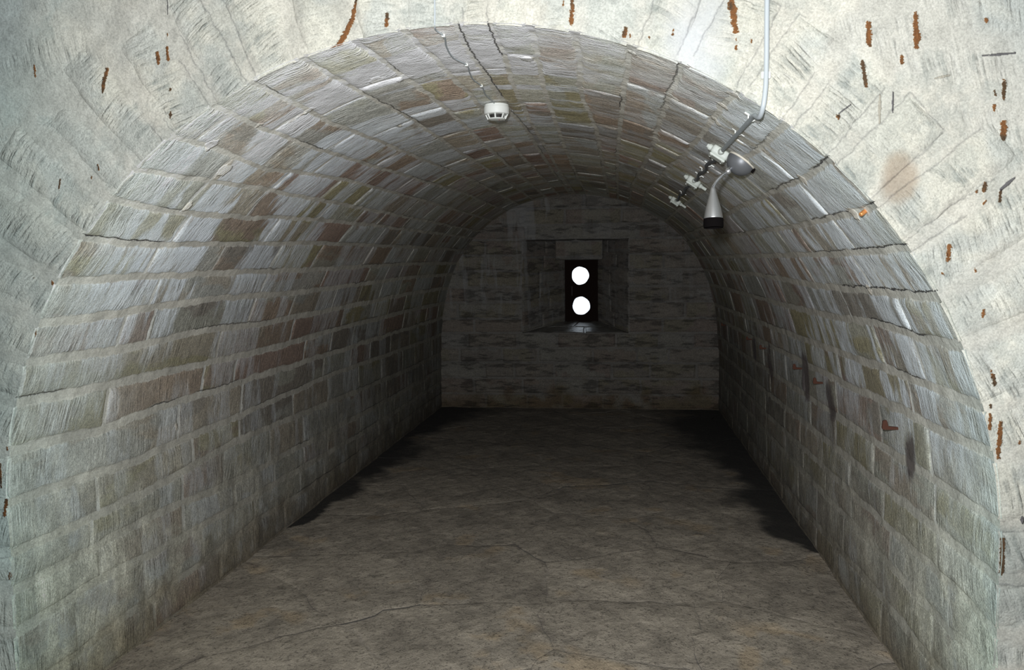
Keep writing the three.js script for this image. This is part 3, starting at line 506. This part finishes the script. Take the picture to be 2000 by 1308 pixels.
// smoke detector
{
  const o = thing('smoke_detector', 'white round smoke detector with open vents under the crown of the vault', 'smoke detector');
  o.position.set(-.066, 2.069, -3.41); o.scale.set(1, .88, 1);
  mesh('mounting_base', lathe([[.001, 0], [.046, 0], [.0485, -.004], [.0485, -.007], [.047, -.009]]), whiteMat, o);
  mesh('housing', lathe([[.047, -.008], [.0495, -.011], [.0505, -.018], [.0505, -.040], [.049, -.044], [.046, -.0465], [.028, -.047]]), whiteMat, o);
  mesh('sensor_chamber', lathe([[.028, -.045], [.028, -.066], [.001, -.066]]), darkPlastic, o);
  for (let i = 0; i < 8; i++) { const a = i / 8 * Math.PI * 2 + Math.PI / 2, m = mesh('rib', new RoundedBoxGeometry(.006, .024, .005, 2, .0015), whiteMat, o); m.position.set(Math.cos(a) * .0392, -.0565, Math.sin(a) * .0392); m.rotation.set(0, -a + Math.PI / 2, 0); m.rotateX(.42); }
  mesh('cap', lathe([[.001, -.0715], [.020, -.0710], [.030, -.0688], [.0345, -.0662], [.0345, -.0635], [.031, -.0625], [.001, -.0625]]), whiteMat, o);
  const led = mesh('indicator_lamp', cyl(.0022, .0022, .003, 12), plain(.25, .03, .03, { roughness: .3 }), o); led.position.set(.012, -.0715, .014);
}
// thin wire to the detector
{
  const o = thing('detector_wire', 'thin grey wire running down the whitewashed wall and along the vault to the smoke detector', 'wire');
  const P = [[-.066, 2.71, -ZF + .010], [-.066, 2.42, -ZF + .010], [-.064, 2.20, -ZF + .010], [-.063, 2.10, -ZF + .011], [-.066, 2.068, -ZF + .002], [-.069, 2.0655, -ZF - .03]];
  for (const [z, ds] of [[.075, .010], [.19, -.006], [.325, -.012], [.43, .010], [.54, .000], [.645, -.006], [.757, .004], [.91, -.006], [1.06, .0], [1.10, .0]]) P.push(onVault(z, 2.803 + ds, .009));
  mesh('conductor', tube(P, .0024, 140, 8), cableMat, o);
  for (const [z, ds] of [[.075, .010], [.43, .010], [.757, .004]]) { const c = mesh('clip', new RoundedBoxGeometry(.010, .009, .012, 2, .002), whiteMat, o); seat(c, z, 2.803 + ds, .009); }
}
// conduit from above to the junction boxes
const CS = 3.706;
function saddle(parent, z, s, k = 1) {                               // a white saddle clip with two feet, bent over the cable
  const w = .0085 * k, g = new THREE.TorusGeometry(w, .0022 * k, 8, 14, Math.PI); g.scale(1, 1, 3.2);
  const feet = [-1, 1].map((x) => { const b = new RoundedBoxGeometry(.012 * k, .0035 * k, .014 * k, 2, .001); b.translate(x * (w + .005 * k), 0.001, 0); return b; });
  const m = mesh('saddle_clip', mergeGeometries([g, ...feet].map((x) => { const y = x.index ? x.toNonIndexed() : x; return y; })), whiteMat, parent); seat(m, z, s, .004); return m;
}
{
  const o = thing('electric_cable', 'thick grey cable hanging down the whitewashed wall to the junction box beside the spotlight', 'cable');
  const P = [[.791, 2.71, -ZF + .017], [.791, 2.45, -ZF + .017], [.791, 2.25, -ZF + .017], [.7915, 2.05, -ZF + .017], [.792, 1.93, -ZF + .018], [.790, 1.87, -ZF + .022], [.785, 1.825, -ZF + .020], [.782, 1.806, -ZF - .01]];
  for (const z of [.08, .16, .28, .40, .55, .70, .78]) P.push(onVault(z, CS, .0145));
  mesh('sheath', tube(P, .0066, 160, 12), cableMat, o);
  saddle(o, .155, CS, 1.25); saddle(o, .43, CS, 1.15);
  const c = mesh('saddle_clip', new RoundedBoxGeometry(.024, .018, .010, 2, .003), whiteMat, o); c.position.set(.7915, 1.905, -ZF + .014);
  const c2 = c.clone(); c2.position.y = 2.23; o.add(c2);
}
for (const [z0, z1, label, clips] of [[.98, 1.93, 'grey cable clipped to the vault between the first and the middle junction box', [1.10, 1.30, 1.52, 1.74]], [2.06, 3.33, 'grey cable clipped to the vault between the middle and the farthest junction box', [2.35, 2.8]]]) {
  const o = thing('electric_cable', label, 'cable', 'cable runs between junction boxes'), P = [];
  for (let i = 0; i <= 12; i++) { const z = mix(z0, z1, i / 12); P.push(onVault(z, CS + Math.sin(i * 1.3) * .006, .013 + .003 * Math.sin(i * 1.9))); }
  mesh('sheath', tube(P, .0075, 80, 10), greyPaint, o);
  for (const z of clips) saddle(o, z, CS, 1.2);
}
function junctionBox(z, k, label, stub) {
  const o = thing('junction_box', label, 'junction box', 'junction boxes along the cable on the vault');
  const body = mesh('body', new RoundedBoxGeometry(.080 * k, .040 * k, .080 * k, 4, .014 * k), boxMat, o); body.position.y = .020 * k;
  const lid = mesh('lid', new RoundedBoxGeometry(.072 * k, .010 * k, .072 * k, 3, .004 * k), boxMat, o); lid.position.y = .043 * k;
  for (const x of [-1, 1]) for (const y of [-1, 1]) { const s = mesh('screw', cyl(.003 * k, .003 * k, .003 * k, 12), whiteMat, lid); s.position.set(x * .027 * k, .005 * k, y * .027 * k); }
  for (const [x, zz] of [[0, 1], [0, -1], [-1, 0], [1, 0]]) { const g = lathe([[.008, 0], [.013, .001], [.0135, .012], [.010, .017], [.008, .024], [.0075, .024]].map(([a, b]) => [a * k, b * k]), 18), m = mesh('gland', g, boxMat, o); m.position.set(x * .038 * k, .019 * k, zz * .038 * k); x ? m.rotation.z = -x * Math.PI / 2 : m.rotation.x = zz * Math.PI / 2; }
  if (stub) { const m = mesh('blank_plug', cyl(.009 * k, .009 * k, stub, 14), boxMat, o); m.rotation.z = Math.PI / 2; m.position.set(-(.05 * k + stub / 2), .019 * k, 0); }
  return seat(o, z, CS, -.002);
}
junctionBox(.875, .86, 'pale grey junction box close beside the round base of the spotlight', 0);
junctionBox(1.995, .86, 'pale grey junction box in the middle of the row of three', .03);
junctionBox(3.375, .86, 'pale grey junction box farthest into the tunnel', .035);

// spotlight
{
  const o = thing('spotlight', 'silver cone spotlight on a bent chrome arm from a grey ball base under the vault', 'lamp');
  const s = 3.783, z = .80, n = inward(s), base = V(...onVault(z, s, .0)); o.position.copy(base);
  const q = new THREE.Quaternion().setFromUnitVectors(V(0, 1, 0), n), add = (name, g, m) => { const x = mesh(name, g, m, o); x.quaternion.copy(q); return x; };
  add('mounting_plate', lathe([[.001, .001], [.050, .001], [.052, .003], [.052, .007], [.050, .009], [.001, .009]]), plain(.66, .62, .52, { roughness: .6 }));
  const ball = []; for (let i = 0; i <= 16; i++) { const a = i / 16 * Math.PI / 2; ball.push([Math.cos(a) * .0505 + .0001, .009 + Math.sin(a) * .048]); } add('ball_base', lathe(ball, 48), greyPaint);
  const lug = add('switch', new RoundedBoxGeometry(.012, .016, .014, 2, .003), black); lug.position.copy(n).multiplyScalar(.012).add(V(.040, -.030, .012));
  const rel = (x, y, zz) => [x - base.x, y - base.y, zz - base.z];
  const A = [.797, 1.745, -3.05], pts = [rel(.806, 1.757, -3.055), rel(...A), rel(.775, 1.731, -3.05), rel(.757, 1.712, -3.05), rel(.748, 1.695, -3.05), rel(.7465, 1.68, -3.05)];
  mesh('arm', tube(pts, .0068, 60, 14), chrome, o);
  const collar = mesh('arm_collar', lathe([[.0105, -.006], [.0115, .0], [.0105, .006], [.0065, .008]], 24), silver, o); collar.position.set(...rel(.797, 1.7465, -3.05)); collar.quaternion.setFromUnitVectors(V(0, 1, 0), V(-.83, -.55, 0).normalize());
  const head = new THREE.Group(); head.name = 'lamp_head'; head.position.set(...rel(.7465, 1.685, -3.05)); head.rotation.set(-.10, 0, .01); o.add(head);
  mesh('shade', lathe([[.006, .008], [.0085, .006], [.0095, .0], [.0125, -.014], [.0185, -.036], [.0255, -.062], [.0300, -.084], [.0322, -.099], [.0322, -.102], [.0300, -.102]], 48), silver, head);
  mesh('rim', lathe([[.0300, -.101], [.0335, -.102], [.0342, -.108], [.0342, -.131], [.0335, -.134], [.0300, -.134], [.0290, -.108], [.001, -.106]], 48), black, head);
  const lens = mesh('lens', cyl(.0285, .0285, .002, 32), plain(.02, .02, .022, { roughness: .1 }), head); lens.position.y = -.116;
}
// rusty hooks on the right wall
for (const [x, y, z, k, label] of [[1.385, .848, -3.04, 1, 'rusty L-shaped iron hook nearest the mouth of the tunnel, above a sooty smear'], [1.376, .856, -4.10, .86, 'rusty iron hook second from the tunnel mouth, left of a long dark smear'], [1.370, .868, -4.55, .84, 'rusty iron hook third from the tunnel mouth, with a pointed tip'], [1.362, .868, -5.59, .80, 'dark iron hook fourth from the tunnel mouth'], [1.357, .874, -6.17, .72, 'dark iron hook fifth from the tunnel mouth, in the shade'], [1.347, .868, -7.60, .70, 'dark iron hook deepest in the tunnel, hardly visible by the end wall']]) {
  const o = thing('wall_hook', label, 'hook', 'iron hooks along the right wall'); o.position.set(x, y, z);
  const bend = new THREE.Shape(); const L = .055 * k, H = .031 * k, t = .0085 * k, w = .0165 * k;
  bend.moveTo(.02, 0); bend.lineTo(-L + .004 * k, -.001 * k); bend.quadraticCurveTo(-L, -.001 * k, -L - .001 * k, .006 * k); bend.lineTo(-L + .001 * k, H - .004 * k); bend.quadraticCurveTo(-L + .004 * k, H, -L + w * .7, H - .001); bend.lineTo(-L + w, t + .004 * k); bend.quadraticCurveTo(-L + w + .002 * k, t, -L + w + .006 * k, t); bend.lineTo(.02, t * .55); bend.closePath();
  const g = new THREE.ExtrudeGeometry(bend, { depth: .009 * k, bevelEnabled: true, bevelSize: .0012, bevelThickness: .0012, bevelSegments: 2, curveSegments: 8 }); g.translate(0, 0, -.0045 * k);
  mesh('shank', g, rusty, o);
}
// copper stub in the open joint by the arch edge on the right
{
  const o = thing('pipe_stub', 'small bright copper stub in a black hole at the right arch edge', 'pipe');
  const p = V(...onVault(.125, 4.103, .006)), n = inward(4.1); o.position.copy(p);
  const m = mesh('stub', lathe([[.001, .014], [.0045, .0135], [.0062, .011], [.0065, -.012], [.004, -.012]], 20), plain(.80, .36, .12, { roughness: .35, metalness: .6 }), o); m.quaternion.setFromUnitVectors(V(0, 1, 0), V(n.x * .8, n.y * .6, .55).normalize());
}
// dark shutter with two round holes at the back of the loophole
{
  const o = thing('loophole_shutter', 'dark iron shutter with two bright round holes closing the loophole in the end wall', 'shutter');
  o.position.set(.025, 1.14, -8.80);
  const s = new THREE.Shape(); s.moveTo(-.19, -.345); s.lineTo(.19, -.345); s.lineTo(.19, .345); s.lineTo(-.19, .345); s.closePath();
  for (const [x, y, r, k] of [[-.012, .158, .091, 1], [-.003, -.155, .0925, 2]]) { const h = new THREE.Path(); for (let i = 0; i <= 26; i++) { const a = -i / 26 * Math.PI * 2, q = r * (1 + .025 * Math.sin(a * 3 + k) + .015 * Math.sin(a * 7 + k * 2)); h[i ? 'lineTo' : 'moveTo'](x + q * Math.cos(a), y + q * 1.04 * Math.sin(a)); } s.holes.push(h); }
  mesh('plate', new THREE.ExtrudeGeometry(s, { depth: .016, bevelEnabled: true, bevelSize: .002, bevelThickness: .002, bevelSegments: 1 }).translate(0, 0, -.02), matt(.016, .010, .008), o);
  const bar = mesh('hinge_bar', new RoundedBoxGeometry(.006, .10, .008, 1, .002), plain(.05, .045, .04, { roughness: .5, metalness: .5 }), o); bar.position.set(-.098, .0, .003);
}
renderer.render(scene, camera);
